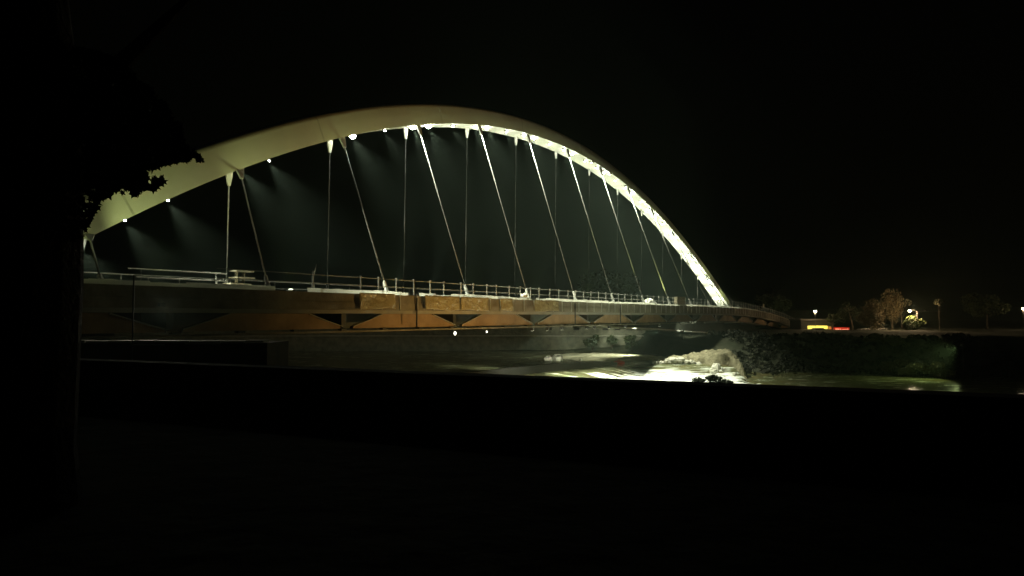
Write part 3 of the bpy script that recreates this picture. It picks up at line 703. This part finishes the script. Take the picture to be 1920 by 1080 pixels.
def car(loc, rz, paint, label):
    o = empty("parked_car", loc, rz); tag(o, label, "car", "cars parked on the right bank")
    prof = [(-2.1, .35), (-2.15, .8), (-1.5, .95), (-.9, 1.42), (.6, 1.45), (1.25, .98), (2.0, .85), (2.1, .4)]
    MB().loft([[(x, y * (.85 if z > 1.2 else 1), z) for x, z in prof] for y in (-.85, .85)]).build("body", paint, o)
    MB().loft([[(x, y, z) for x, z in ((-1.25, 1.0), (-.85, 1.36), (.55, 1.38), (1.05, 1.0))] for y in (-.862, .862)]).build("window", M['glass'], o)
    for x in (-1.3, 1.3):
        for y in (-.8, .8): MB().tube([(x, y - .1, .33), (x, y + .1, .33)], .33, 14).build("wheel", M['rubber'], o)
    return o
def gz(px, d): 
    return float(terr(np.array([[(px - 960) / F * d]]), np.array([[d]]))[0, 0])
for px, d, paint, lab in ((1534, 146, 'cardark', "dark car silhouetted against the glowing yellow shop front"), (1619, 146, 'carpaint', "pale car under the orange-lit round tree"), (1650, 147, 'carpaint', "pale car between the orange-lit tree and the yellow-green tree")):
    p = at(px, 600, d); z = at(px, 621 if paint == 'cardark' else 622, d)[2] - .75; car((p[0], p[1], z), .15, M[paint], lab)
def T(px, pyb, d, h, cr, ch, lm, lab, **k):
    p = at(px, pyb, d); return tree((p[0], p[1], min(p[2], 3.2)), h, cr, ch, lm, lab, seed=px, **k)
T(1632, 625, 143, 7.2, 3.1, 6.8, M['leafauto'], "round orange-brown lit tree left of centre on the right bank", n=3000, size=.2, clumps=22)
T(1672, 625, 149, 10.4, 2.7, 9.4, M['leafauto'], "taller dim brown tree behind the round orange-brown one", n=2600, size=.2, clumps=24)
T(1712, 624, 139.4, 3.4, 2.3, 3.2, M['leaf'], "bright yellow-green bushy tree under the curved street lamp", n=2600, size=.2, clumps=18, trunk=.14)
T(1600, 625, 150, 7.0, 2.6, 5, M['leafdark'], "thin dark tree with a pale leaning trunk right of the red sign", n=300, size=.2, lean=-1.2)
T(1560, 622, 149, 4.0, 1.5, 2.6, M['leafdark'], "small dark tree rising behind the red sign", n=500, size=.2)
T(1760, 625, 142, 7.4, 1.1, 2.0, M['leafpale'], "slender tree with a pale grey lit top right of the lamps", n=300, size=.2, trunk=.05)
T(1690, 625, 152, 8.6, 2.0, 4, M['leafpale'], "grey-leaved tree just left of the curved street lamp", n=300, size=.2)
T(1850, 625, 155, 10, 4.5, 7, M['leafdark'], "broad dark tree near the photograph's right edge", n=1500, size=.35)
T(1450, 610, 175, 12, 5, 9, M['leafdark'], "broad dark tree beyond the right end of the bridge", n=1600, size=.4)
for px, py, d, r, h, lm, lab in ((1690, 668, 103, 2.6, 1.8, 'leafpale', "pale straggling bush high on the lamp-lit right bank"), (1668, 690, 93, 2.2, 1.6, 'leafauto', "brownish bush low on the right bank, left of the pale one"), (1722, 698, 88, 2.8, 1.6, 'leafpale', "pale bush overhanging the water on the right bank"), (1640, 665, 106, 2.4, 1.8, 'leafauto', "dim brown bush highest and leftmost of those on the right bank"), (1755, 695, 86, 2.0, 1.3, 'leafauto', "small bush at the dark right end of the lit bank")):
    p = at(px, py, d); z = gz(px, d); bush((p[0], p[1], z - .1), r, h + max(0, p[2] - z), M[lm], lab, 800, .22, "bushes on the right bank", seed=px)
# rough undergrowth over the right bank
m = MB(); rg = np.random.default_rng(44)
for q in range(900):
    x = rg.uniform(29, 72); y = float(shore(x)) + rg.uniform(.5, 30); z = float(terr(np.array([[x]]), np.array([[y]]))[0, 0])
    if math.hypot(x - 27.3, y - 111) < 9: continue
    r_ = .3 + 1.9 * max(0.0, float(fbm(np.array([x * .25]), np.array([y * .25]), 31)[0]) - .3) * rg.uniform(.5, 1.6) * (.3 if x > 43 else 1)
    for c_ in range(16):
        d = rg.normal(size=3); d[2] = abs(d[2]); d /= np.linalg.norm(d); p = np.array((x, y, z)) + d * r_ * np.array((1, 1, .9))
        a = rg.normal(size=3); a /= np.linalg.norm(a); b_ = np.cross(a, d); b_ /= np.linalg.norm(b_) + 1e-6; sz = rg.uniform(.15, .38)
        m.add([p - a * sz, p + b_ * sz * .5, p + a * sz, p - b_ * sz * .5], [(0, 1, 2, 3)])
tag(m.build("undergrowth", mat("undergrowth_leaf", (.006, .009, .004), (.024, .022, .010), .35, .8), None, fix=False), kind="stuff")
# assumed small hooded light low on the right bank, added for the lit water
bl = empty("assumed_bank_light", (55, 84.8, 1.7)); tag(bl, "assumed small dark hooded bank light, added at the right end of the lamp-lit water's edge", "bank light")
MB().tube([(0, 0, -2.5), (0, 0, .6)], .05, 6).build("pole", M['dark'], bl); MB().box((-.05, -.15, .78), (.5, .5, .25)).build("lamp_head", M['dark'], bl)
MB().box((-.08, -.05, .652), (.3, .25, .006)).build("lens", M['glass'], bl)
add_spot("bank_spot", (54.2, 84.6, 2.2), (43.0, 82.0, -1.6), 4500, (.80, 1.0, .38), 88, 1.0, .1)
M['ugleaf'] = mat("black_green_leaf", (.006, .009, .004), (.016, .018, .008), .5, .85)
for px, dd_, r_, h_, n_, lab in ((1335, 72, 2.3, 1.55, 900, "low black bush at the near edge of the white foam, by the foreground wall"), (1243, 73, .8, .8, 260, "small black tuft in the middle of the foam's near edge")):
    bush(((px - 960) / F * dd_, dd_, -1.75), r_, h_, M['ugleaf'], lab, n_, .2, "bushes below the weir", seed=px)
# dark tree masses behind the cables
T(1150, 575, 190, 17, 9, 13, M['leafdark'], "large dark domed tree behind the cables right of centre", n=2600, size=.7)
T(905, 560, 150, 7.0, 7, 4, M['leafdark'], "low dark spreading tree behind the railing left of centre", n=1500, size=.5)
# hills on the horizon
def hill_z(X, Y):
    return -6 + 34 * np.exp(-((Y - 640) / 110) ** 2) * (.25 + .9 * fbm(X * .006, X * 0 + 3, 2)) 
tag(grid("hills", np.linspace(-900, 900, 90), np.linspace(420, 880, 20), hill_z, M['ground']), kind="structure")

# ------------------------------------------------------------------ haze
hm = bpy.data.materials.new("haze_air"); hm.use_nodes = True; n = hm.node_tree
n.nodes.remove(n.nodes["Principled BSDF"]); pv = n.nodes.new("ShaderNodeVolumePrincipled")
pv.inputs["Color"].default_value = (.74, .97, .84, 1); pv.inputs["Density"].default_value = HAZE; pv.inputs["Anisotropy"].default_value = .3
n.links.new(pv.outputs[0], n.nodes["Material Output"].inputs["Volume"])
hz = MB().box((0, 420, 22), (2000, 1000, 66)).build("haze", hm); tag(hz, kind="stuff")
hz.visible_shadow = True
print("posts", cnt, "objects", len(bpy.data.objects))
